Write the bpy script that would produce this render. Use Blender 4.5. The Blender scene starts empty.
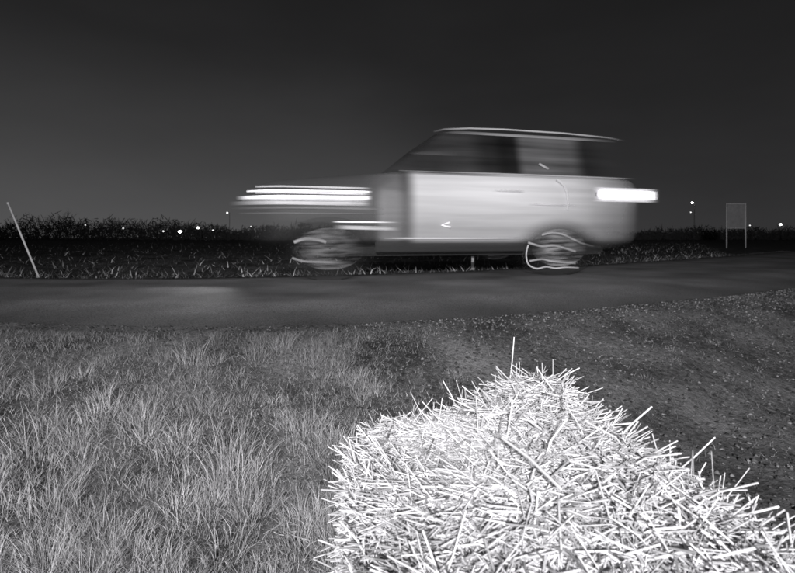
import bpy, bmesh, math, random
import numpy as np
from mathutils import Vector, noise
rng=np.random.default_rng(7); random.seed(7)
S=bpy.context.scene
S.view_settings.view_transform='Standard'; S.view_settings.look='None'; S.view_settings.exposure=0
COL=S.collection
TINT=(1.0,0.985,1.018)
def g(v): return (v*TINT[0],v*TINT[1],v*TINT[2],1)

# ---------------- helpers ----------------
def nt(mat):
    mat.use_nodes=True; t=mat.node_tree
    b=t.nodes['Principled BSDF']; return t,b
def mk(name,v,rough=.8,spec=.3):
    m=bpy.data.materials.new(name); t,b=nt(m)
    b.inputs['Base Color'].default_value=g(v); b.inputs['Roughness'].default_value=rough
    b.inputs['Specular IOR Level'].default_value=spec
    return m
def noisy(name,lo,hi,scale=20,rough=.9,bump=.3,scale2=None,spec=.2,stretch=(1,1,1),bdist=.02):
    m=bpy.data.materials.new(name); t,b=nt(m); N=t.nodes;L=t.links
    tc=N.new('ShaderNodeTexCoord'); mp=N.new('ShaderNodeMapping'); mp.inputs['Scale'].default_value=stretch
    L.new(tc.outputs['Object'],mp.inputs['Vector'])
    a=N.new('ShaderNodeTexNoise'); a.inputs['Scale'].default_value=scale; a.inputs['Detail'].default_value=6; a.inputs['Roughness'].default_value=.7
    c=N.new('ShaderNodeTexNoise'); c.inputs['Scale'].default_value=scale2 or scale*.07; c.inputs['Detail'].default_value=3
    L.new(mp.outputs[0],a.inputs['Vector']); L.new(mp.outputs[0],c.inputs['Vector'])
    mu=N.new('ShaderNodeMath'); mu.operation='MULTIPLY'; L.new(a.outputs['Fac'],mu.inputs[0]); L.new(c.outputs['Fac'],mu.inputs[1])
    r=N.new('ShaderNodeValToRGB'); r.color_ramp.elements[0].position=.14; r.color_ramp.elements[1].position=.4
    r.color_ramp.elements[0].color=g(lo); r.color_ramp.elements[1].color=g(hi)
    L.new(mu.outputs[0],r.inputs['Fac']); L.new(r.outputs[0],b.inputs['Base Color'])
    bu=N.new('ShaderNodeBump'); bu.inputs['Strength'].default_value=bump; bu.inputs['Distance'].default_value=bdist
    L.new(a.outputs['Fac'],bu.inputs['Height']); L.new(bu.outputs[0],b.inputs['Normal'])
    b.inputs['Roughness'].default_value=rough; b.inputs['Specular IOR Level'].default_value=spec
    return m
def toned(name,lo,hi,rough=.7,spec=.2,trans=0):
    m=bpy.data.materials.new(name); t,b=nt(m); N=t.nodes;L=t.links
    a=N.new('ShaderNodeAttribute'); a.attribute_name='tone'
    r=N.new('ShaderNodeValToRGB'); r.color_ramp.elements[0].color=g(lo); r.color_ramp.elements[1].color=g(hi)
    L.new(a.outputs['Fac'],r.inputs['Fac']); L.new(r.outputs[0],b.inputs['Base Color'])
    b.inputs['Roughness'].default_value=rough; b.inputs['Specular IOR Level'].default_value=spec
    return m
def mesh_np(name,V,F,mat,tone=None,parent=None,smooth=False,extra=None):
    me=bpy.data.meshes.new(name); V=np.asarray(V,dtype=np.float32); F=np.asarray(F,dtype=np.int32)
    k=F.shape[1]
    me.vertices.add(len(V)); me.vertices.foreach_set('co',V.ravel())
    me.loops.add(F.size); me.loops.foreach_set('vertex_index',F.ravel())
    me.polygons.add(len(F)); me.polygons.foreach_set('loop_start',np.arange(len(F),dtype=np.int32)*k)
    me.polygons.foreach_set('loop_total',np.full(len(F),k,dtype=np.int32))
    me.update(calc_edges=True); me.validate()
    for m in (mat if isinstance(mat,list) else [mat]): me.materials.append(m)
    if tone is not None:
        at=me.attributes.new('tone','FLOAT','POINT'); at.data.foreach_set('value',np.asarray(tone,dtype=np.float32))
    if smooth: me.polygons.foreach_set('use_smooth',np.ones(len(F),dtype=bool))
    o=bpy.data.objects.new(name,me); COL.objects.link(o)
    if parent: o.parent=parent
    return o
def empty(name,loc=(0,0,0)):
    e=bpy.data.objects.new(name,None); COL.objects.link(e); e.location=loc; e.empty_display_size=.2; return e
def tube(name,pts,r,mat,parent=None,n=8,r2=None):
    V=[];F=[];K=len(pts); P=[Vector(p) for p in pts]
    for i,p in enumerate(P):
        d=(P[min(i+1,K-1)]-P[max(i-1,0)]).normalized()
        u=d.orthogonal().normalized() if abs(d.y)>.9 else d.cross(Vector((0,1,0))).normalized(); w=d.cross(u)
        rr=r if r2 is None else r+(r2-r)*i/(K-1)
        for j in range(n):
            a=2*math.pi*j/n; V.append(p+u*rr*math.cos(a)+w*rr*math.sin(a))
    for i in range(K-1):
        for j in range(n):
            F.append((i*n+j,i*n+(j+1)%n,(i+1)*n+(j+1)%n,(i+1)*n+j))
    me=bpy.data.meshes.new(name); me.from_pydata([tuple(v) for v in V],[],F+[tuple(range(n))[::-1],tuple(range((K-1)*n,K*n))])
    me.materials.append(mat); o=bpy.data.objects.new(name,me); COL.objects.link(o)
    for p in me.polygons: p.use_smooth=len(p.vertices)==4
    if parent: o.parent=parent
    return o
def box(name,a,b,mat,parent=None,bev=0):
    bm=bmesh.new(); bmesh.ops.create_cube(bm,size=1)
    for v in bm.verts:
        v.co=Vector([a[i]+(v.co[i]+.5)*(b[i]-a[i]) for i in range(3)])
    if bev: bmesh.ops.bevel(bm,geom=bm.edges[:],offset=bev,segments=2,affect='EDGES')
    me=bpy.data.meshes.new(name); bm.to_mesh(me); bm.free(); me.materials.append(mat)
    o=bpy.data.objects.new(name,me); COL.objects.link(o)
    if parent: o.parent=parent
    return o
def blades(base,az,length,width,lean,curl,tone,segs=3):
    """tapered curved strips"""
    n=len(base); V=np.zeros((n,(segs+1)*2,3)); 
    dirx=np.cos(az);diry=np.sin(az)
    tw=rng.uniform(0,math.pi,n)
    px=np.cos(tw);py=np.sin(tw)
    p=base.copy()
    for s in range(segs+1):
        t=s/segs; w=width*(1-.9*t)*.5
        V[:,2*s,0]=p[:,0]-px*w;V[:,2*s,1]=p[:,1]-py*w;V[:,2*s,2]=p[:,2]
        V[:,2*s+1,0]=p[:,0]+px*w;V[:,2*s+1,1]=p[:,1]+py*w;V[:,2*s+1,2]=p[:,2]
        ang=lean+curl*t; st=length/segs
        p=p+np.stack([dirx*np.sin(ang)*st,diry*np.sin(ang)*st,np.cos(ang)*st],1)
    F=[]
    i0=(np.arange(n)*(segs+1)*2)[:,None]
    for s in range(segs): F.append(i0+np.array([[2*s,2*s+1,2*s+3,2*s+2]]))
    F=np.concatenate(F,0)
    return V.reshape(-1,3),F,np.repeat(tone,(segs+1)*2)

# ---------------- terrain ----------------
NE=np.array([(-200,50),(-60,16),(-15,5.6),(-6,3.5),(-2.41,2.87),(-1.13,2.73),(0.015,2.9),(1.52,3.5),(3.98,4.75),(8,7.4),(18.5,15.5),(60,52),(200,180)],float)
FE=np.array([(-200,56),(-60,20.5),(-20,9.9),(-9,7.1),(-5.4,6.3),(-3.2,6.2),(-1.2,6.6),(2.0,8.0),(6.1,11),(15.5,18.6),(57,56),(190,185)],float)
def smoothpoly(P,it=3):
    for _ in range(it):
        Q=[P[0]]
        for a,b in zip(P[:-1],P[1:]): Q+= [a*.75+b*.25,a*.25+b*.75]
        Q.append(P[-1]); P=np.array(Q)
    return P
NEs=smoothpoly(NE);FEs=smoothpoly(FE)
def yn(x): return np.interp(x,NEs[:,0],NEs[:,1])
def yf(x): return np.interp(x,FEs[:,0],FEs[:,1])
def sst(a,b,x):
    t=np.clip((x-a)/(b-a),0,1); return t*t*(3-2*t)
def gz(x,y):
    x=np.asarray(x,float);y=np.asarray(y,float)
    dn=yn(x)-y; df=y-yf(x)
    z=np.full(x.shape,-.03)
    z=z-.37*sst(.05,1.6,dn)
    near=(dn>.1); far=(df>.15)
    lum=.018*np.sin(x*5.1+1.3*np.sin(y*4))*np.cos(y*6.3+x)+.012*np.sin(x*13.7+y*3)*np.sin(y*11-x*4)
    z=z+np.where(near,lum*sst(.1,.5,dn),0)+np.where(far,lum*1.5*sst(.1,.6,df),0)
    z=z+np.where(far, -.05*sst(.1,1.,df)+.05*sst(1.5,3.,df),0)
    return z
def axis(lo,hi,st,far):
    a=np.arange(lo,hi+1e-6,st); out=[];v=hi;s=st
    while v<far: s*=1.25; v+=s; out.append(v)
    neg=[];v=lo;s=st
    while v>-far: s*=1.25; v-=s; neg.append(v)
    return np.array(neg[::-1]+list(a)+out)
X=axis(-9,12,.07,1500);Y=axis(-1,14,.07,1500)
GX,GY=np.meshgrid(X,Y); Z=gz(GX,GY)
nx,ny=len(X),len(Y)
V=np.stack([GX.ravel(),GY.ravel(),Z.ravel()],1)
idx=np.arange(nx*ny).reshape(ny,nx)
F=np.stack([idx[:-1,:-1].ravel(),idx[:-1,1:].ravel(),idx[1:,1:].ravel(),idx[1:,:-1].ravel()],1)
yard=noisy('yard_soil',.03,.23,scale=38,scale2=2.2,bump=.9,bdist=.03)
fieldm=noisy('field_soil',.012,.10,scale=14,scale2=1.5,bump=.8,bdist=.05)
gr=mesh_np('ground',V,F,[yard,fieldm],smooth=True)
fx=(GX[:-1,:-1]+.03).ravel();fy=GY[:-1,:-1].ravel()
gr.data.polygons.foreach_set('material_index',(fy>(yn(fx)+yf(fx))/2).astype(np.int32))

# road strip
asph=bpy.data.materials.new('asphalt'); t,b=nt(asph);N=t.nodes;L=t.links
tc=N.new('ShaderNodeTexCoord')
a=N.new('ShaderNodeTexNoise');a.inputs['Scale'].default_value=90;a.inputs['Detail'].default_value=5
L.new(tc.outputs['Object'],a.inputs['Vector'])
c=N.new('ShaderNodeTexNoise');c.inputs['Scale'].default_value=1.1;c.inputs['Detail'].default_value=5
L.new(tc.outputs['Object'],c.inputs['Vector'])
uv=N.new('ShaderNodeAttribute');uv.attribute_name='tone'
rp=N.new('ShaderNodeValToRGB'); cr=rp.color_ramp
cr.elements[0].position=0;cr.elements[0].color=g(.07);cr.elements[1].position=1;cr.elements[1].color=g(.10)
for p,v in((.1,.11),(.22,.18),(.36,.14),(.5,.18),(.62,.15),(.75,.20),(.9,.13)):
    e=cr.elements.new(p);e.color=g(v)
L.new(uv.outputs['Fac'],rp.inputs['Fac'])
m1=N.new('ShaderNodeMapRange');m1.inputs['From Min'].default_value=.3;m1.inputs['From Max'].default_value=.7;m1.inputs['To Min'].default_value=.55;m1.inputs['To Max'].default_value=1.45
L.new(c.outputs['Fac'],m1.inputs['Value'])
m2=N.new('ShaderNodeMapRange');m2.inputs['From Min'].default_value=.3;m2.inputs['From Max'].default_value=.7;m2.inputs['To Min'].default_value=.4;m2.inputs['To Max'].default_value=1.6
L.new(a.outputs['Fac'],m2.inputs['Value'])
mm=N.new('ShaderNodeMath');mm.operation='MULTIPLY';L.new(m1.outputs[0],mm.inputs[0]);L.new(m2.outputs[0],mm.inputs[1])
vm=N.new('ShaderNodeVectorMath');vm.operation='SCALE';L.new(rp.outputs[0],vm.inputs[0]);L.new(mm.outputs[0],vm.inputs['Scale'])
L.new(vm.outputs[0],b.inputs['Base Color'])
bu=N.new('ShaderNodeBump');bu.inputs['Strength'].default_value=.9;bu.inputs['Distance'].default_value=.014
L.new(a.outputs['Fac'],bu.inputs['Height']);L.new(bu.outputs[0],b.inputs['Normal'])
b.inputs['Roughness'].default_value=.65;b.inputs['Specular IOR Level'].default_value=.4
K=400
u=np.linspace(0,1,K)
u=.5+np.sign(u-.5)*np.abs(2*u-1)**3*.5
nxs=np.interp(u,[0,.5,1],[-190,0,190]); 
M=20;V=[];T=[]
for i,xn in enumerate(nxs):
    p0=np.array([xn,yn(xn)]); 
    e=.5; p1=np.array([xn+e,yn(xn+e)]); d=p1-np.array([xn-e,yn(xn-e)]); d/=np.hypot(*d); nrm=np.array([-d[1],d[0]])
    s=3.
    while (p0+nrm*s)[1]<yf((p0+nrm*s)[0]) and s<12: s+=.02
    for j in range(M):
        q=j/(M-1); jit=0
        if j==0: jit=.05*math.sin(xn*7)+.04*math.sin(xn*17+1)
        if j==M-1: jit=.06*math.sin(xn*5+2)+.05*math.sin(xn*13)
        P=p0+nrm*(s*q+jit); V.append((P[0],P[1],-.036+.048*min(1,math.sin(math.pi*q)*1.6))); T.append(q)
idx=np.arange(K*M).reshape(K,M)
F=np.stack([idx[:-1,:-1].ravel(),idx[1:,:-1].ravel(),idx[1:,1:].ravel(),idx[:-1,1:].ravel()],1)
mesh_np('road',V,F,asph,tone=T,smooth=True)

# gravel: shoulder + right-hand verge
def pebbles(n,xs,ys,size):
    V=np.zeros((n,6,3)); r=rng.uniform(size[0],size[1],n)*rng.uniform(.5,1,n)
    z=gz(xs,ys)
    D=np.array([[1,0,0],[-1,0,0],[0,1,0],[0,-1,0],[0,0,.7],[0,0,-.5]])
    th=rng.uniform(0,6.28,n); c,s=np.cos(th),np.sin(th)
    for k in range(6):
        j=rng.uniform(.6,1.3,n)*r
        V[:,k,0]=xs+(D[k,0]*c-D[k,1]*s)*j; V[:,k,1]=ys+(D[k,0]*s+D[k,1]*c)*j; V[:,k,2]=z+D[k,2]*j+r*.2
    f=np.array([[0,2,4],[2,1,4],[1,3,4],[3,0,4],[2,0,5],[1,2,5],[3,1,5],[0,3,5]])
    F=(np.arange(n)*6)[:,None,None]+f[None]
    return V.reshape(-1,3),F.reshape(-1,3),np.repeat(rng.uniform(0,1,n)**2.2,6)
n=40000
xs=rng.uniform(-4,7,n); off=rng.uniform(0,1,n)**1.3*3.2; ys=yn(xs)+.10-off
keep=(xs>-.2+rng.normal(0,.5,n))|((off<.26+rng.normal(0,.09,n))&(rng.uniform(0,1,n)<.5)); xs,ys=xs[keep],ys[keep]
V,F,T=pebbles(len(xs),xs,ys,(.003,.015))
mesh_np('gravel',V,F,toned('gravel_stone',.02,.22),tone=T*(np.where(V[:,0]<-.2,.45,1)))

# ---------------- grass ----------------
grassm=toned('dry_grass_blade',.06,.60)
B=[];A=[];Ln=[];W=[];Le=[];Cu=[];To=[]
def add(bx,by,az,l,w,le,cu,to):
    B.append(np.stack([bx,by,gz(bx,by)-.004],1));A.append(az);Ln.append(l);W.append(w);Le.append(le);Cu.append(cu);To.append(to)
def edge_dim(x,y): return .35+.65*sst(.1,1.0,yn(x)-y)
tufts=[(-.55,1.62,.95),(-.62,1.75,.75),(-1.1,1.5,.8),(-1.0,1.85,.75),(-1.35,1.75,.8),(-.85,1.35,.6),(-1.55,2.1,.7),(-.35,1.9,.6),(-.6,2.45,.5),(-.7,2.35,.5),(-1.7,1.7,.8),(-.42,2.3,.45),(-1.0,2.3,.6),(-.2,2.2,.4),(-1.9,2.2,.6),(-.1,1.35,.4),(-.9,1.15,.5),(-.3,1.45,.5),(-.8,1.2,.5),(-.95,1.3,.55),(-.5,1.15,.45),(-.7,1.05,.4)]
for _ in range(340):
    y=rng.uniform(.95,2.6); x=-.1-rng.uniform(0,1)**1.1*y*.95; tufts.append((x,y,rng.uniform(.16,.50)*(1.1 if y<2 else .7)))
for _ in range(40):
    x=rng.uniform(-.3,2.2); y=float(yn(x))-rng.uniform(.25,1.2); tufts.append((x,y,rng.uniform(.1,.24)))
for x,y,s in tufts:
    n=int(200*s+40); a=rng.uniform(0,6.28,n); r=.07*(s+.3)*np.sqrt(rng.uniform(0,1,n))
    ed=float(edge_dim(x,y))
    tb=rng.normal(.62 if s>.45 else .46,.12)
    add(x+r*np.cos(a),y+r*np.sin(a),a+rng.normal(0,.8,n),rng.uniform(.05,.25,n)*s,rng.uniform(.0010,.0024,n),
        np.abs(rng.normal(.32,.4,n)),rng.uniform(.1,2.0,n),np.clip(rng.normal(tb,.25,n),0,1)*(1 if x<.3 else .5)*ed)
n=170000
y=.75+rng.uniform(0,1,n)**.85*2.4; x=rng.uniform(-.93,.25,n)*y
dens=.5+.5*np.sin(x*4.3+np.sin(y*5))*np.sin(y*5.1+x*2)
dens*=.6+.4*np.sin(x*11+y*3)*np.sin(y*13-x*5)
k=(y<yn(x)-.10)&(rng.uniform(0,1,n)<.55+.6*dens)&(rng.uniform(0,1,n)<sst(.45,-.5,x)*.97+.03)
x,y,dens=x[k],y[k],dens[k];n=len(x)
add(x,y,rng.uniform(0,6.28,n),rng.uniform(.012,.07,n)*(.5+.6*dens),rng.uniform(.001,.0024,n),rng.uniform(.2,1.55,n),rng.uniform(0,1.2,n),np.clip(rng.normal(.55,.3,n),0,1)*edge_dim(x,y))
n=26000
x=rng.uniform(-.3,6,n);y=yn(x)-.03-rng.uniform(0,1,n)**1.2*3.0
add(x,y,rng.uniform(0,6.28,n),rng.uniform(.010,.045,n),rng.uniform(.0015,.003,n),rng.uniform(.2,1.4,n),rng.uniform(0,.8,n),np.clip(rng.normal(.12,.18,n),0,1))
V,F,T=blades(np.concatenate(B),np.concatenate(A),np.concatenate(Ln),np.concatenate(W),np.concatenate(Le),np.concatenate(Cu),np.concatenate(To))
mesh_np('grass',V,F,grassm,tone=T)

# ---------------- corn stubble field ----------------
B=[];A=[];Ln=[];W=[];Le=[];Cu=[];To=[]
n=26000
x=rng.uniform(-1,1,n);d=rng.uniform(0,1,n)**2*38+.12
xx=x*(10+d*1.3); yy=yf(xx)+d
cl=np.sin(xx*3.1+yy*1.7)*np.sin(yy*2.3-xx*1.1)+.5*np.sin(xx*7.7)
add(xx,yy,rng.uniform(0,6.28,n),rng.uniform(.03,.17,n)*(1+.35*cl),rng.uniform(.007,.026,n),rng.uniform(.3,1.6,n),rng.uniform(-.3,1.5,n),np.clip(rng.uniform(0,1,n)**3.6*(1+.6*cl),0,1))
n=4000
xx=rng.uniform(-8,16,n); yy=yf(xx)+rng.uniform(-.08,.5,n)
add(xx,yy,rng.uniform(0,6.28,n),rng.uniform(.015,.075,n),rng.uniform(.003,.007,n),rng.uniform(0,1.3,n),rng.uniform(0,1,n),np.clip(rng.uniform(0,1,n)**2*.6,0,1))
V,F,T=blades(np.concatenate(B),np.concatenate(A),np.concatenate(Ln),np.concatenate(W),np.concatenate(Le),np.concatenate(Cu),np.concatenate(To))
mesh_np('corn_stubble',V,F,toned('corn_stalk',.012,.42),tone=T)

# ---------------- straw bale ----------------
C=np.array([[(-.02,.36,.165),(.42,.38,.178)],[(-.072,.86,.135),(.295,.95,.238)]])  # [v][u]
def baletop(u,v):
    P=(C[0,0]*((1-u)*(1-v))[:,None]+C[0,1]*(u*(1-v))[:,None]+C[1,0]*((1-u)*v)[:,None]+C[1,1]*(u*v)[:,None])
    bulge=.036*np.sin(np.pi*np.clip(u,0,1))*np.sin(np.pi*np.clip(v,0,1))**.7
    lump=.014*np.sin(u*9+v*4)*np.sin(v*11+1)+.006*np.sin(u*23+1)*np.sin(v*19)
    e=np.minimum(np.minimum(u,1-u),np.minimum(v,1-v)); rim=-.022*(1-sst(0,.08,e))
    P[:,2]+=bulge+lump+rim
    return P
bale=empty('straw_bale',(.12,.6,-.4))
G=26
uu,vv=np.meshgrid(np.linspace(0,1,G),np.linspace(0,1,G)); P=baletop(uu.ravel(),vv.ravel())
V=[tuple(p-np.array([0,0,.010])) for p in P];F=[]
for j in range(G-1):
    for i in range(G-1): F.append((j*G+i,j*G+i+1,(j+1)*G+i+1,(j+1)*G+i))
ring=[i for i in range(G)]+[j*G+G-1 for j in range(1,G)]+[(G-1)*G+i for i in range(G-2,-1,-1)]+[j*G for j in range(G-2,0,-1)]
prev=ring
cen=np.array([.15,.62])
for lv in range(1,9):
    cur=[]
    for q in ring:
        b0=V[q]; t_=lv/8; z=b0[2]*(1-t_)+(-.42)*t_
        out=1+.05*math.sin(math.pi*t_); xx=cen[0]+(b0[0]-cen[0])*out; yy=cen[1]+(b0[1]-cen[1])*out
        V.append((xx,yy,z)); cur.append(len(V)-1)
    for k_ in range(len(ring)):
        k2=(k_+1)%len(ring); F.append((prev[k2],prev[k_],cur[k_],cur[k2]))
    prev=cur
core=mesh_np('packed_core',V,F,noisy('packed_straw',.15,.55,scale=90,bump=1,bdist=.01,stretch=(1,1,1)))
def straws(cen,dirv,length,rad,tone,bend):
    n=len(cen); dirv=dirv/np.linalg.norm(dirv,axis=1)[:,None]
    r0=rng.normal(size=(n,3)); a=np.cross(dirv,r0); a/=np.linalg.norm(a,axis=1)[:,None]; b=np.cross(dirv,a)
    V=np.zeros((n,15,3)); fl=rng.uniform(.25,1,n)
    for s in range(3):
        c=cen+dirv*(length*(s-1)*.5)[:,None]+ (a*bend[:,None] if s==1 else 0)
        for k in range(5):
            an=2*math.pi*k/5
            V[:,s*5+k]=c+a*(rad*math.cos(an))[:,None]+b*(rad*fl*math.sin(an))[:,None]
    f=[]
    for s in range(2):
        for k in range(5): f.append((s*5+k,s*5+(k+1)%5,(s+1)*5+(k+1)%5,(s+1)*5+k))
    F=(np.arange(n)*15)[:,None,None]+np.array(f)[None]
    return V.reshape(-1,3),F.reshape(-1,4),np.repeat(tone,15)
cens=[];dirs=[];lens=[];rads=[];tones=[];bends=[]
def addst(c,d,l,r,t):
    cens.append(c);dirs.append(d);lens.append(l);rads.append(r);tones.append(t);bends.append(rng.normal(0,.006,len(l))*(l/.1))
n=11000
u=rng.uniform(0,1,n);v=rng.uniform(0,1,n);P=baletop(u,v); P[:,2]+=rng.uniform(-.012,.009,n)
az=rng.uniform(0,6.28,n); el=rng.normal(0,.2,n)
addst(P,np.stack([np.cos(az)*np.cos(el),np.sin(az)*np.cos(el),np.sin(el)],1),rng.uniform(.012,.10,n),rng.uniform(.0004,.0015,n),np.clip(rng.normal(.6,.3,n),0,1))
n=22000
u=rng.uniform(0,1,n);v=rng.uniform(0,1,n);P=baletop(u,v); P[:,2]+=rng.uniform(-.008,.010,n)
az=rng.uniform(0,6.28,n); el=rng.normal(0,.4,n)
addst(P,np.stack([np.cos(az)*np.cos(el),np.sin(az)*np.cos(el),np.sin(el)],1),rng.uniform(.004,.026,n),rng.uniform(.0003,.0013,n),np.clip(rng.normal(.62,.33,n),0,1))
n=520
u=rng.uniform(0.02,.98,n);v=rng.uniform(.02,1,n);P=baletop(u,v);az=rng.uniform(0,6.28,n);el=rng.uniform(.1,1.0,n)
l=rng.uniform(.03,.09,n);d=np.stack([np.cos(az)*np.cos(el),np.sin(az)*np.cos(el),np.sin(el)],1)
addst(P+d*(l*.3)[:,None],d,l,rng.uniform(.0006,.0015,n),np.clip(rng.normal(.8,.2,n),0,1))
for (n,fu,fv,out) in ((460,lambda q:q,lambda q:1+0*q,(.0,1)),(640,lambda q:1+0*q,lambda q:q,(1,.15)),(340,lambda q:0*q,lambda q:q,(-.6,0))):
    q=rng.uniform(0,1,n);P=baletop(fu(q),fv(q));P[:,2]+=rng.uniform(-.05,.012,n)
    d=np.stack([out[0]*rng.uniform(.2,1,n)+rng.normal(0,.45,n),out[1]*rng.uniform(.2,1,n)+rng.normal(0,.45,n),rng.uniform(-.2,.85,n)],1)
    l=rng.uniform(.02,.085,n); dn=d/np.linalg.norm(d,axis=1)[:,None]
    addst(P+dn*(l*.25)[:,None],d,l,rng.uniform(.0006,.0015,n),np.clip(rng.normal(.65,.25,n),0,1))
n=5000
q=rng.uniform(0,4,n); u=np.where(q<1,q,np.where(q<2,1,np.where(q<3,3-q,0)));v=np.where(q<1,0,np.where(q<2,q-1,np.where(q<3,1,4-q)))
P=baletop(u,v);t_=rng.uniform(0,1,n);P[:,2]=P[:,2]*(1-t_)+(-.40)*t_
o_=(1+.05*np.sin(np.pi*t_));P[:,0]=cen[0]+(P[:,0]-cen[0])*o_;P[:,1]=cen[1]+(P[:,1]-cen[1])*o_
d=rng.normal(size=(n,3));d[:,2]*=.5
addst(P,d,rng.uniform(.03,.10,n),rng.uniform(.001,.002,n),np.clip(rng.normal(.55,.25,n),0,1))
n=500
x=rng.uniform(-.4,.9,n);y=rng.uniform(.5,1.5,n);az=rng.uniform(0,6.28,n)
addst(np.stack([x,y,gz(x,y)+.008],1),np.stack([np.cos(az),np.sin(az),rng.normal(0,.1,n)],1),rng.uniform(.03,.12,n),rng.uniform(.0008,.0016,n),np.clip(rng.normal(.5,.2,n),0,1))
ex=[((.155,.56,.246),(-.30,.9,.05),.12,.0020),((.225,.93,.27),(.12,.1,1),.09,.0012),((.10,.90,.21),(-.5,.3,1),.06,.0012),((.31,.88,.25),(.8,.1,.45),.07,.0014),((-.05,.80,.17),(-.6,.0,.8),.06,.0012),((.39,.62,.225),(.9,.3,.5),.08,.0015),((.42,.5,.215),(1,.1,.45),.08,.0015),((.35,.7,.235),(.9,.3,.6),.08,.0014)]
addst(np.array([e[0] for e in ex]),np.array([e[1] for e in ex]),np.array([e[2] for e in ex]),np.array([e[3] for e in ex]),np.ones(len(ex)))
V,F,T=straws(np.concatenate(cens),np.concatenate(dirs),np.concatenate(lens),np.concatenate(rads),np.concatenate(tones),np.concatenate(bends))
so=mesh_np('loose_straw',V,F,toned('straw_stem',.22,.74,rough=.6,spec=.2),tone=T)
for o in (core,so):
    o.parent=bale; o.location=(-.12,-.6,.4)

# ---------------- SUV (motion-smeared) ----------------
FW,RW=.95,4.02
car=empty('sport_utility_vehicle',(-1.72,5.37,0)); car.rotation_euler=(0,0,math.atan2(.242,.970))
def ramp(N,stops,lo,hi):
    r=N.new('ShaderNodeValToRGB');c=r.color_ramp;c.interpolation='EASE'
    st=[((x-lo)/(hi-lo),v) for x,v in stops]
    c.elements[0].position=st[0][0];c.elements[0].color=(st[0][1],)*3+(1,)
    c.elements[1].position=st[-1][0];c.elements[1].color=(st[-1][1],)*3+(1,)
    for p,v in st[1:-1]:
        e=c.elements.new(p);e.color=(v,v,v,1)
    return r
def smear(name,cstops,astops,streak=.25,rough=.5,spec=.3,emis=0,zscale=14,zst=None,zal=None,arches=False):
    m=bpy.data.materials.new(name);t,b=nt(m);N=t.nodes;L=t.links
    m.cycles.emission_sampling='NONE'
    tc=N.new('ShaderNodeTexCoord');sp=N.new('ShaderNodeSeparateXYZ');L.new(tc.outputs['Object'],sp.inputs[0])
    mr=N.new('ShaderNodeMapRange');mr.inputs['From Min'].default_value=-1;mr.inputs['From Max'].default_value=6
    L.new(sp.outputs[0],mr.inputs['Value'])
    rc=ramp(N,cstops,-1,6);ra=ramp(N,astops,-1,6)
    L.new(mr.outputs[0],rc.inputs['Fac']);L.new(mr.outputs[0],ra.inputs['Fac'])
    mp=N.new('ShaderNodeMapping');mp.inputs['Scale'].default_value=(.4,.4,zscale);L.new(tc.outputs['Object'],mp.inputs['Vector'])
    no=N.new('ShaderNodeTexNoise');no.inputs['Scale'].default_value=1.3;no.inputs['Detail'].default_value=3;L.new(mp.outputs[0],no.inputs['Vector'])
    m1=N.new('ShaderNodeMapRange');m1.inputs['From Min'].default_value=.3;m1.inputs['From Max'].default_value=.7
    m1.inputs['To Min'].default_value=1-streak;m1.inputs['To Max'].default_value=1+streak;L.new(no.outputs['Fac'],m1.inputs['Value'])
    vm=N.new('ShaderNodeVectorMath');vm.operation='SCALE';L.new(rc.outputs[0],vm.inputs[0]);L.new(m1.outputs[0],vm.inputs['Scale'])
    src=vm.outputs[0]; al=ra.outputs[0]
    if zst or zal:
        mz=N.new('ShaderNodeMapRange');mz.inputs['From Min'].default_value=0;mz.inputs['From Max'].default_value=2
        L.new(sp.outputs[2],mz.inputs['Value'])
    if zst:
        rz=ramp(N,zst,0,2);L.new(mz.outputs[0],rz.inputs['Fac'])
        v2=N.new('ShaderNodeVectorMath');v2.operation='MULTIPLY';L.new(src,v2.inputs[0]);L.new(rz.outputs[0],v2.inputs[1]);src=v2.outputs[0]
    if zal:
        rz=ramp(N,zal,0,2);L.new(mz.outputs[0],rz.inputs['Fac'])
        v2=N.new('ShaderNodeVectorMath');v2.operation='MULTIPLY';L.new(al,v2.inputs[0]);L.new(rz.outputs[0],v2.inputs[1]);al=v2.outputs[0]
    if arches:
        for wx in (FW,RW):
            sb=N.new('ShaderNodeVectorMath');sb.operation='SUBTRACT';L.new(tc.outputs['Object'],sb.inputs[0]);sb.inputs[1].default_value=(wx,0,.30)
            sc=N.new('ShaderNodeVectorMath');sc.operation='MULTIPLY';L.new(sb.outputs[0],sc.inputs[0]);sc.inputs[1].default_value=(.68,0,1)
            ln=N.new('ShaderNodeVectorMath');ln.operation='LENGTH';L.new(sc.outputs[0],ln.inputs[0])
            r_=N.new('ShaderNodeMapRange');r_.interpolation_type='SMOOTHSTEP';r_.inputs['From Min'].default_value=.24;r_.inputs['From Max'].default_value=.52;L.new(ln.outputs['Value'],r_.inputs['Value'])
            mu=N.new('ShaderNodeVectorMath');mu.operation='SCALE';L.new(al,mu.inputs[0]);L.new(r_.outputs[0],mu.inputs['Scale']);al=mu.outputs[0]
    ti=N.new('ShaderNodeVectorMath');ti.operation='MULTIPLY';ti.inputs[1].default_value=TINT;L.new(src,ti.inputs[0])
    L.new(ti.outputs[0],b.inputs['Base Color']);L.new(al,b.inputs['Alpha'])
    if emis:
        L.new(ti.outputs[0],b.inputs['Emission Color']);b.inputs['Emission Strength'].default_value=emis
    b.inputs['Roughness'].default_value=rough;b.inputs['Specular IOR Level'].default_value=spec
    return m
AL=[(-.2,0),(.6,.18),(1.3,.34),(1.7,.52),(2.05,.88),(3.6,.86),(4.4,.74),(4.9,.50),(5.42,0)]
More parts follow.
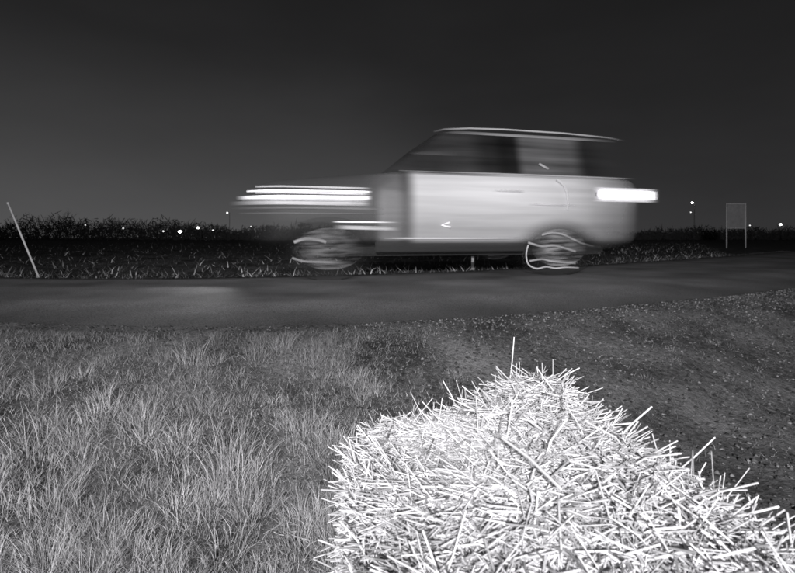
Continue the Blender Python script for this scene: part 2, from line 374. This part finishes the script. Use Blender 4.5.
paint=smear('car_paint_smeared',[(-.2,.14),(1.2,.14),(1.60,.18),(1.74,.20),(1.86,.11),(2.06,.66),(3.2,.78),(4.2,.74),(4.6,.58),(5.4,.45)],AL,streak=.12,rough=.45,spec=.4,zscale=9,
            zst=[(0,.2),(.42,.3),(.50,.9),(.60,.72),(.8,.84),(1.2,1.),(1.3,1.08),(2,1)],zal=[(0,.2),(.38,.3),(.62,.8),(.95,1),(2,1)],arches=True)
roofp=smear('roof_paint_smeared',[(1.5,.02),(2.2,.04),(2.6,.2),(3.5,.4),(5,.4),(5.4,.3)],[(1.5,.08),(2.2,.2),(3.0,.95),(4.2,.85),(5.2,0)],streak=.05,rough=.4)
glass=smear('side_glass_smeared',[(1.5,.03),(2.4,.05),(2.7,.045),(3.05,.02),(3.28,.010),(3.40,.012),(3.58,.11),(3.9,.12),(4.24,.10),(4.52,.02),(5.0,.035),(5.3,.06)],[(1.5,.0),(1.95,.16),(2.8,.92),(4.3,.90),(5.2,.0)],streak=.4,rough=.3,spec=.5,zscale=9)
trimm=smear('lower_trim_smeared',[(-.2,.03),(5.4,.05)],[(-.2,0),(1.9,.5),(4.6,.5),(5.3,0)],streak=.2)
stn=[(-.2,.92,.50,.30),(0.0,1.10,.42,.12),(.3,1.19,.36,.04),(.9,1.25,.35,.0),(1.6,1.31,.35,.0),(1.85,1.345,.35,0),(3.4,1.35,.35,0),(4.8,1.35,.36,0),(5.2,1.34,.40,.03),(5.42,1.27,.50,.14)]
V=[];F=[]
def sec(zt,zb,i):
    h=zt-zb
    half=[(i+.10,zb),(i+.02,zb+.07),(i+.0,zb+.18*h),(i-.015,zb+.45*h),(i-.02,zb+.68*h),(i+.0,zb+.85*h),(i+.035,zb+.95*h),(i+.11,zt)]
    return half+[(1.0,zt+.03)]+[(2-y,z) for y,z in half[::-1]]
for (x,zt,zb,i) in stn:
    for (y,z) in sec(zt,zb,i): V.append((x,y,z))
n=17
for s in range(len(stn)-1):
    for k in range(n): F.append((s*n+k,s*n+(k+1)%n,(s+1)*n+(k+1)%n,(s+1)*n+k))
F+= [tuple(range(n))[::-1],tuple(range((len(stn)-1)*n,len(stn)*n))]
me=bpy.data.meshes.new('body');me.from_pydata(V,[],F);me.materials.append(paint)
bm=bmesh.new();bm.from_mesh(me);bmesh.ops.recalc_face_normals(bm,faces=bm.faces[:]);bm.to_mesh(me);bm.free()
for p in me.polygons:p.use_smooth=True
body=bpy.data.objects.new('body',me);COL.objects.link(body);body.parent=car
def ring(z,x0,x1,y0,rc):
    pts=[]
    for cx,cy,a0 in ((x0+rc,y0+rc,math.pi),(x1-rc,y0+rc,1.5*math.pi),(x1-rc,2-y0-rc,0),(x0+rc,2-y0-rc,.5*math.pi)):
        for k in range(6):
            a=a0+k*math.pi/10; pts.append((cx+rc*math.cos(a),cy+rc*math.sin(a),z))
    return pts
rings=[ring(1.30,1.62,5.34,.05,.12),ring(1.36,1.70,5.32,.06,.12),ring(1.6,2.02,5.26,.13,.12),ring(1.88,2.36,5.18,.20,.14),ring(1.92,2.5,5.12,.23,.16),ring(1.945,2.72,5.0,.32,.2),ring(1.955,3.1,4.7,.55,.3)]
V=[p for r in rings for p in r];F=[];n=24
for s in range(len(rings)-1):
    for k in range(n):F.append((s*n+k,s*n+(k+1)%n,(s+1)*n+(k+1)%n,(s+1)*n+k))
F.append(tuple(range((len(rings)-1)*n,len(rings)*n)))
me=bpy.data.meshes.new('greenhouse');me.from_pydata(V,[],F);me.materials.append(roofp);me.materials.append(glass)
for p in me.polygons:
    p.use_smooth=True
    c=p.center
    if c.z<1.89 and c.z>1.34: p.material_index=1
gh=bpy.data.objects.new('roof_and_windows',me);COL.objects.link(gh);gh.parent=car
rail=smear('roof_rail_smeared',[(1.9,.1),(2.3,.5),(3,.6),(5.2,.5)],[(2.2,0),(2.9,.55),(3.2,.75),(4.3,.75),(5.25,0)],streak=.05)
tube('roof_rail',[(2.3,.19,1.885),(2.45,.19,1.925),(2.8,.19,1.955),(3.3,.19,1.968),(4.2,.19,1.965),(4.9,.19,1.94),(5.28,.19,1.90)],.012,rail,car)
tube('roof_rail',[(3.0,1.81,1.93),(4.6,1.81,1.93),(5.1,1.81,1.90)],.011,rail,car)
belt=smear('belt_trim_smeared',[(1.5,.3),(5.4,.8)],[(1.6,0),(2.1,.5),(4.6,.6),(5.3,0)],streak=.1)
tube('belt_trim',[(1.8,.045,1.345),(5.3,.04,1.345)],.007,belt,car)
sill=smear('sill_strip_smeared',[(1,.6),(2,.9),(3.4,.9),(5.4,.5)],[(1.5,0),(2.0,.6),(3.0,.6),(3.6,0)],streak=.1)
tube('sill_strip',[(1.6,-.012,.505),(3.6,-.012,.505)],.011,sill,car)
box('side_cladding',(1.5,.015,.34),(3.5,.05,.47),trimm,car,.01)
box('underbody',(.6,.25,.28),(4.9,1.75,.40),trimm,car,.03)
stream=smear('chrome_streak',[(-.2,.25),(1.2,.35),(2,.2)],[(-.25,0),(.3,.35),(1.2,.4),(1.75,0)],streak=.5,zscale=40)
def nose(z,x0,x1,r,mat,name,tz=0):
    pts=[]
    for k in range(14):
        x=x0+(x1-x0)*k/13; y=.34*max(0,(0.45-x)/.65)**1.6-.03
        pts.append((x,y,z+tz*(1-k/13)))
    return tube(name,pts,r,mat,car)
hl=smear('headlamp_lit',[(-.3,1),(1.8,1)],[(-.15,0),(.15,.5),(.5,.95),(1.15,1),(1.32,.8),(1.46,0)],streak=.3,emis=1.1,zscale=90)
hl2=smear('headlamp_glow',[(-.3,1),(1.8,1)],[(-.25,0),(.4,.28),(1.1,.36),(1.3,.25),(1.46,0)],streak=.4,emis=.35,zscale=60)
nose(1.105,.1,1.46,.011,hl2,'headlamp_upper');nose(1.065,.0,1.46,.010,hl,'headlamp_bar',-.01); nose(1.035,.1,1.46,.012,hl2,'headlamp_gap'); nose(.995,-.12,1.46,.019,hl,'headlamp_main',-.012); nose(.965,-.05,1.46,.02,hl2,'headlamp_lower'); nose(.92,-.2,1.5,.024,hl2,'headlamp_spill')
nose(.86,-.2,1.6,.014,stream,'grille_bar');nose(.80,-.1,1.6,.008,stream,'grille_bar_lower')
fog=smear('foglamp_lit',[(.5,1),(2.1,1)],[(.95,0),(1.1,.6),(1.4,.45),(1.82,0)],streak=.4,emis=.4,zscale=50)
tube('fog_lamp',[(.95,-.04,.70),(1.85,-.04,.70)],.009,fog,car);tube('fog_lamp_glow',[(.98,-.035,.64),(1.85,-.035,.62)],.025,smear('foglamp_glow',[(.5,.8),(2.1,.8)],[(.95,0),(1.2,.4),(1.6,.25),(1.82,0)],streak=.5,emis=.2,zscale=50),car)
tl=smear('taillamp_lit',[(4,1),(5.8,1)],[(4.56,0),(4.68,.8),(4.8,1),(5.2,1),(5.40,.75),(5.56,0)],streak=.15,emis=1.3,zscale=60)
tl2=smear('taillamp_glow',[(4,.8),(5.8,.8)],[(4.48,0),(4.7,.4),(5.3,.4),(5.6,0)],streak=.2,emis=.4,zscale=50)
box('tail_lamp',(4.52,-.045,1.05),(5.57,-.02,1.16),tl,car,.03)
box('tail_lamp_glow',(4.46,-.035,1.01),(5.6,-.015,1.20),tl2,car,.01)
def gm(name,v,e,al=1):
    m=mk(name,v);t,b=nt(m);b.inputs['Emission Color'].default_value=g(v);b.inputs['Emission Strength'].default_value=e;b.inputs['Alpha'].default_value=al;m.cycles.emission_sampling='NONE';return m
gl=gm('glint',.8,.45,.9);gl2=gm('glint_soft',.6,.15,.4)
tube('side_glint',[(2.44,-.035,.705),(2.33,-.035,.67),(2.45,-.035,.645)],.015,gl,car)  # bright spot on the body side, drawn as a small glowing bent tube
tube('upper_door_glint',[(3.74,.05,1.50),(3.88,.06,1.44)],.016,gl2,car)  # upper end of the door highlight, drawn as a soft glowing tube
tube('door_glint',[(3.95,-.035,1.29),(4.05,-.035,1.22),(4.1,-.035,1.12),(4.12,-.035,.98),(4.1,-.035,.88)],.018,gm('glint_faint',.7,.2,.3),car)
hs=smear('handle_smear',[(3,.9),(4.4,.9)],[(3.0,0),(3.2,.35),(3.35,.35),(3.5,0)],streak=.1)
tube('door_handle',[(2.95,-.035,1.12),(3.5,-.035,1.12)],.013,hs,car)
hs2=smear('rear_handle_smear',[(3,.9),(4.4,.9)],[(3.5,0),(3.8,.5),(4.0,.3),(4.3,0)],streak=.1)
tube('rear_door_handle',[(3.45,-.035,.95),(4.3,-.035,.95)],.011,hs2,car)
# wheels, drawn out along the direction of travel
def whmat(name,v,al,half=.62,core_=.05):
    m=bpy.data.materials.new(name);t,b=nt(m);N=t.nodes;L=t.links
    tc=N.new('ShaderNodeTexCoord');sp=N.new('ShaderNodeSeparateXYZ');L.new(tc.outputs['Object'],sp.inputs[0])
    ab=N.new('ShaderNodeMath');ab.operation='ABSOLUTE';L.new(sp.outputs[0],ab.inputs[0])
    mr=N.new('ShaderNodeMapRange');mr.interpolation_type='SMOOTHSTEP';mr.inputs['From Min'].default_value=core_;mr.inputs['From Max'].default_value=half;mr.inputs['To Min'].default_value=al;mr.inputs['To Max'].default_value=0
    L.new(ab.outputs[0],mr.inputs['Value'])
    mp=N.new('ShaderNodeMapping');mp.inputs['Scale'].default_value=(1.5,1,16);L.new(tc.outputs['Object'],mp.inputs['Vector'])
    no=N.new('ShaderNodeTexNoise');no.inputs['Scale'].default_value=1.5;no.inputs['Detail'].default_value=3;L.new(mp.outputs[0],no.inputs['Vector'])
    m2=N.new('ShaderNodeMapRange');m2.inputs['From Min'].default_value=.4;m2.inputs['From Max'].default_value=.65;m2.inputs['To Min'].default_value=.15;m2.inputs['To Max'].default_value=1.5;L.new(no.outputs['Fac'],m2.inputs['Value'])
    mu=N.new('ShaderNodeMath');mu.operation='MULTIPLY';L.new(mr.outputs[0],mu.inputs[0])
    if v>.1: L.new(m2.outputs[0],mu.inputs[1])
    else: mu.inputs[1].default_value=1
    L.new(mu.outputs[0],b.inputs['Alpha'])
    b.inputs['Base Color'].default_value=g(v);b.inputs['Roughness'].default_value=.8
    return m
def wheel(wx,yy,sgn,mr_,mt_,name,st=1.65):
    w=empty(name);w.parent=car;w.location=(wx,yy,.38)
    n=40
    def lathe(nm,prof,mat):
        bm=bmesh.new()
        vs=[[bm.verts.new((st*r*math.cos(2*math.pi*k/n),y,r*math.sin(2*math.pi*k/n))) for k in range(n)] for r,y in prof]
        for a_ in range(len(prof)-1):
            for k in range(n): bm.faces.new((vs[a_][k],vs[a_][(k+1)%n],vs[a_+1][(k+1)%n],vs[a_+1][k]))
        me=bpy.data.meshes.new(nm);bm.to_mesh(me);bm.free();me.materials.append(mat)
        for p in me.polygons:p.use_smooth=True
        o=bpy.data.objects.new(nm,me);COL.objects.link(o);o.parent=w
    lathe('tire',[(.24,sgn*.08),(.355,sgn*.10),(.38,sgn*.07),(.38,-sgn*.08)],mt_)
    lathe('rim',[(.25,sgn*.085),(.235,sgn*.10),(.20,sgn*.06),(.07,sgn*.05),(.05,sgn*.09),(.005,sgn*.095)],mr_)
rimf=whmat('rim_front_smeared',.45,.20,.45);rimr=whmat('rim_rear_smeared',.5,.34,.48);tf=whmat('tire_front_smeared',.02,.34);tr=whmat('tire_rear_smeared',.02,.5)
wheel(FW,.10,-1,rimf,tf,'front_wheel');wheel(RW,.10,-1,rimr,tr,'rear_wheel')
wheel(FW,1.9,1,rimf,tf,'far_front_wheel');wheel(RW,1.9,1,rimr,tr,'far_rear_wheel')
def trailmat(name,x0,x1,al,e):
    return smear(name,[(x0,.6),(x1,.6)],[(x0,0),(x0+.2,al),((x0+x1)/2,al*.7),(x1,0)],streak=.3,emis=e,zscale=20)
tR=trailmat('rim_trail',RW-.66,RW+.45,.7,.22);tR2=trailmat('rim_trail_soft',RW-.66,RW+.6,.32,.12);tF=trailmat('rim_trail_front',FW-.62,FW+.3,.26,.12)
trails=[(RW,[(-.50,.42),(-.53,.3),(-.50,.17),(-.38,.11),(-.24,.13),(-.1,.11),(.05,.12),(.25,.11)],.011,tR),
 (RW,[(-.48,.21),(-.3,.23),(-.15,.2),(.05,.18),(.2,.17)],.013,tR2),
 (RW,[(-.50,.45),(-.3,.40),(-.12,.41),(.05,.37),(.2,.33)],.016,tR2),
 (RW,[(-.30,.55),(-.15,.58),(0,.56),(.15,.50),(.3,.44),(.48,.40)],.014,tR2),
 (FW,[(-.42,.46),(-.30,.50),(-.15,.49),(-.05,.46)],.022,tF),(FW,[(-.44,.28),(-.3,.24),(-.1,.23),(.1,.22),(.25,.22)],.016,tF)]
def cr_(P,n=6):
    P=[Vector((a,0,b)) for a,b in P];Q=[P[0]]+P+[P[-1]];out=[]
    for i in range(1,len(Q)-2):
        for s in range(n):
            t=s/n;a,b,c,d=Q[i-1],Q[i],Q[i+1],Q[i+2]
            out.append(.5*((2*b)+(c-a)*t+(2*a-5*b+4*c-d)*t*t+(3*b-a-3*c+d)*t**3))
    return out+[P[-1]]
for wx,pp,r,m in trails:
    pts=cr_(pp); tube('rim_light_trail',[(wx+p.x,-.05,p.z) for p in pts],r,m,car,6)

# ---------------- roadside things ----------------
post=mk('weathered_white_post',.5,.6)
p=empty('leaning_marker_post',(-4.88,6.45,-.05));tube('post',[(0,0,0),(-.22,0,.52),(-.43,0,1.03)],.012,post,p)
tube('post_cap',[(-.428,0,1.02),(-.436,0,1.045)],.015,post,p)
p=empty('delineator_stake',(1.32,8.3,-.08));box('stake',(-.025,-.008,0),(.025,.008,.27),mk('stake_white',.85),p,.004);box('reflector',(-.022,-.014,.17),(.022,-.0085,.24),gm('reflector',.9,.3),p,.002)  # reflector material has a faint glow of its own for returned light
sg=empty('road_sign',(17.9,25,-.05));sm=mk('sign_post_steel',.45,.5);pm=noisy('sign_panel',.18,.30,scale=3)
for xx in(-.5,.5): tube('sign_post',[(xx,0,0),(xx,0,2.42)],.03,sm,sg)
box('panel',(-.46,-.02,1.1),(.46,.02,2.36),pm,sg,.01)
box('frame_top',(-.5,-.035,2.36),(.5,.03,2.39),sm,sg,.005);box('frame_bottom',(-.46,-.035,1.06),(.46,.03,1.09),sm,sg,.005)

# ---------------- distant trees ----------------
V=[];F=[]
def quad(a,b,wa,wb):
    d=b-a; s=d.cross(Vector((0,1,0))); 
    if s.length<1e-4: s=Vector((1,0,0))
    s.normalize(); i=len(V)
    V.extend([tuple(a-s*wa),tuple(a+s*wa),tuple(b+s*wb),tuple(b-s*wb)]);F.append((i,i+1,i+2,i+3))
    e=s.cross(d).normalized();i=len(V)
    V.extend([tuple(a-e*wa),tuple(a+e*wa),tuple(b+e*wb),tuple(b-e*wb)]);F.append((i,i+1,i+2,i+3))
def grow(a,d,l,w,lev):
    b=a+d*l; quad(a,b,w,w*.6)
    if lev==0: return
    for _ in range(3 if lev>1 else 4):
        nd=(d+Vector((random.gauss(0,.5),random.gauss(0,.5),random.gauss(.08,.3)))).normalized()
        grow(a+d*l*random.uniform(.45,1),nd,l*random.uniform(.5,.78),w*.5,lev-1)
def hline(az):
    b=6.4+1.3*math.sin(az*9+1)+.9*math.sin(az*23)+.6*math.sin(az*61)
    if az>-.2: b*=.8
    if az>.2: b*=.75
    if az<-.55: b*=1.12
    return b
for i in range(300):
    x=random.uniform(-150,165); y=random.uniform(125,160)
    h=hline(x/y)*random.uniform(.65,1.25)*y/135
    grow(Vector((x,y,-.3)),Vector((random.gauss(0,.05),0,1)).normalized(),h*.36,.16,4)
for i in range(26000):
    x=random.uniform(-170,190);y=random.uniform(122,150)
    h=hline(x/y)*(.56+.18*math.sin(x*.9)+.12*math.sin(x*2.3))*random.uniform(0,1)**.85
    c=Vector((x,y,max(0,h)));a=Vector((random.gauss(0,.35),random.gauss(0,.3),random.gauss(.3,.4)));quad(c-a,c+a,.11,.03)
mesh_np('distant_trees',V,F,mk('bare_bark',.10,.95))

# ---------------- distant lamps ----------------
def em(name,s):
    m=bpy.data.materials.new(name);t,b=nt(m);b.inputs['Emission Color'].default_value=(1,1,1,1);b.inputs['Emission Strength'].default_value=s;m.cycles.emission_sampling='NONE';return m
lampe=em('lamp_lit',9);lampd=em('lamp_dim',1.8)
pole=mk('lamp_pole_steel',.08)
for x,z,r,m in((-46,1.9,.34,lampe),(-42.2,2.7,.26,lampe),(-36,5.9,.2,lampd),(-49.5,2.0,.17,lampd),(-39,2.2,.16,lampd),(-58,2.6,.14,lampd),(-66,3.3,.11,lampd),(-31,3.0,.11,lampd),(62.3,8,.22,lampe),(81,3.4,.26,lampe),(62,6.0,.13,lampd),(74.5,3.2,.12,lampd)):
    e=empty('street_lamp',(x,100,-.05))
    tube('pole',[(0.5,0,0),(.5,0,z)],.06,pole,e,6,.04);tube('arm',[(.5,0,z),(.25,0,z+.15),(0,0,z+.1)],.035,pole,e,6)
    bm=bmesh.new();bmesh.ops.create_uvsphere(bm,u_segments=12,v_segments=8,radius=r)
    for v in bm.verts:v.co.z*=.8
    me=bpy.data.meshes.new('lantern');bm.to_mesh(me);bm.free();me.materials.append(m);o=bpy.data.objects.new('lantern',me);COL.objects.link(o);o.parent=e;o.location=(0,0,z)

# ---------------- sky ----------------
w=bpy.data.worlds.new('World');S.world=w;w.use_nodes=True;t=w.node_tree;N=t.nodes;L=t.links
bg=N['Background']
sky=N.new('ShaderNodeTexSky');sky.sky_type='NISHITA';sky.sun_disc=False;sky.sun_elevation=math.radians(3);sky.sun_rotation=math.radians(-40)
bw=N.new('ShaderNodeRGBToBW');L.new(sky.outputs[0],bw.inputs[0])
ks=N.new('ShaderNodeMath');ks.operation='MULTIPLY';ks.inputs[1].default_value=.0004;L.new(bw.outputs[0],ks.inputs[0])
tc=N.new('ShaderNodeTexCoord');sp=N.new('ShaderNodeSeparateXYZ');L.new(tc.outputs['Generated'],sp.inputs[0])
rz=N.new('ShaderNodeValToRGB');cr=rz.color_ramp;cr.elements[0].position=0;cr.elements[0].color=g(.046);cr.elements[1].position=1;cr.elements[1].color=g(.009)
for p_,v in((.08,.038),(.2,.026),(.35,.0175),(.5,.0135)):
    e=cr.elements.new(p_);e.color=g(v)
L.new(sp.outputs[2],rz.inputs['Fac'])
gd=Vector((-.42,.9,.02)).normalized()
dp=N.new('ShaderNodeVectorMath');dp.operation='DOT_PRODUCT';dp.inputs[1].default_value=gd;L.new(tc.outputs['Generated'],dp.inputs[0])
mr=N.new('ShaderNodeMapRange');mr.interpolation_type='SMOOTHERSTEP';mr.inputs['From Min'].default_value=.78;mr.inputs['From Max'].default_value=1.0;mr.inputs['To Max'].default_value=.032;L.new(dp.outputs['Value'],mr.inputs['Value'])
ez=N.new('ShaderNodeMapRange');ez.inputs['From Min'].default_value=0;ez.inputs['From Max'].default_value=.36;ez.inputs['To Min'].default_value=1;ez.inputs['To Max'].default_value=0;L.new(sp.outputs[2],ez.inputs['Value'])
mg=N.new('ShaderNodeMath');mg.operation='MULTIPLY';L.new(mr.outputs[0],mg.inputs[0]);L.new(ez.outputs[0],mg.inputs[1])
ad=N.new('ShaderNodeMath');ad.operation='ADD';L.new(mg.outputs[0],ad.inputs[0]);L.new(ks.outputs[0],ad.inputs[1])
xr=N.new('ShaderNodeMapRange');xr.inputs['From Min'].default_value=-.1;xr.inputs['From Max'].default_value=.6;xr.inputs['To Min'].default_value=1;xr.inputs['To Max'].default_value=.72;L.new(sp.outputs[0],xr.inputs['Value'])
cn=N.new('ShaderNodeTexNoise');cn.inputs['Scale'].default_value=3.2;cn.inputs['Detail'].default_value=6
cmp=N.new('ShaderNodeMapping');cmp.inputs['Scale'].default_value=(1,1,3);L.new(tc.outputs['Generated'],cmp.inputs['Vector']);L.new(cmp.outputs[0],cn.inputs['Vector'])
cm=N.new('ShaderNodeMapRange');cm.inputs['From Min'].default_value=.3;cm.inputs['From Max'].default_value=.7;cm.inputs['To Min'].default_value=.9;cm.inputs['To Max'].default_value=1.1;L.new(cn.outputs['Fac'],cm.inputs['Value'])
xm=N.new('ShaderNodeMath');xm.operation='MULTIPLY';L.new(xr.outputs[0],xm.inputs[0]);L.new(cm.outputs[0],xm.inputs[1])
v1=N.new('ShaderNodeVectorMath');v1.operation='SCALE';L.new(rz.outputs[0],v1.inputs[0]);L.new(xm.outputs[0],v1.inputs['Scale'])
v2=N.new('ShaderNodeVectorMath');v2.operation='ADD';L.new(v1.outputs[0],v2.inputs[0]);L.new(ad.outputs[0],v2.inputs[1])
L.new(v2.outputs[0],bg.inputs['Color']);bg.inputs['Strength'].default_value=1

# ---------------- lights ----------------
sd=bpy.data.lights.new('moon','SUN');sd.energy=.02;sd.angle=math.radians(.5);so_=bpy.data.objects.new('moon',sd);COL.objects.link(so_);so_.rotation_euler=(math.radians(60),0,math.radians(40))
def spot(name,loc,tgt,energy,size,blend,rad,linear=False):
    d=bpy.data.lights.new(name,'SPOT');d.energy=energy;d.spot_size=math.radians(size);d.spot_blend=blend;d.shadow_soft_size=rad
    if linear:
        d.use_nodes=True;t=d.node_tree;em=t.nodes['Emission'];lf=t.nodes.new('ShaderNodeLightFalloff');lf.inputs['Strength'].default_value=1;t.links.new(lf.outputs['Linear'],em.inputs['Strength'])
    o=bpy.data.objects.new(name,d);COL.objects.link(o);o.location=loc
    o.rotation_euler=(Vector(tgt)-Vector(loc)).to_track_quat('-Z','Y').to_euler();return o
spot('infrared_illuminator',(-.35,-3.2,1.9),(.6,6.3,.9),440,104,1.0,.22,True)
spot('headlamp_beam',(-1.75,5.0,.6),(-2.2,4.1,0),20,100,1,.08)

# ---------------- camera ----------------
cd=bpy.data.cameras.new('camera');cam=bpy.data.objects.new('camera',cd);COL.objects.link(cam)
cam.location=(0,0,.51);cam.rotation_euler=(math.radians(90),0,0);cd.lens=36*473/795;cd.sensor_width=36;cd.shift_y=-48.5/795
cd.dof.use_dof=True;cd.dof.focus_distance=1.3;cd.dof.aperture_fstop=8.5
cd.clip_start=.02;cd.clip_end=4000;S.camera=cam
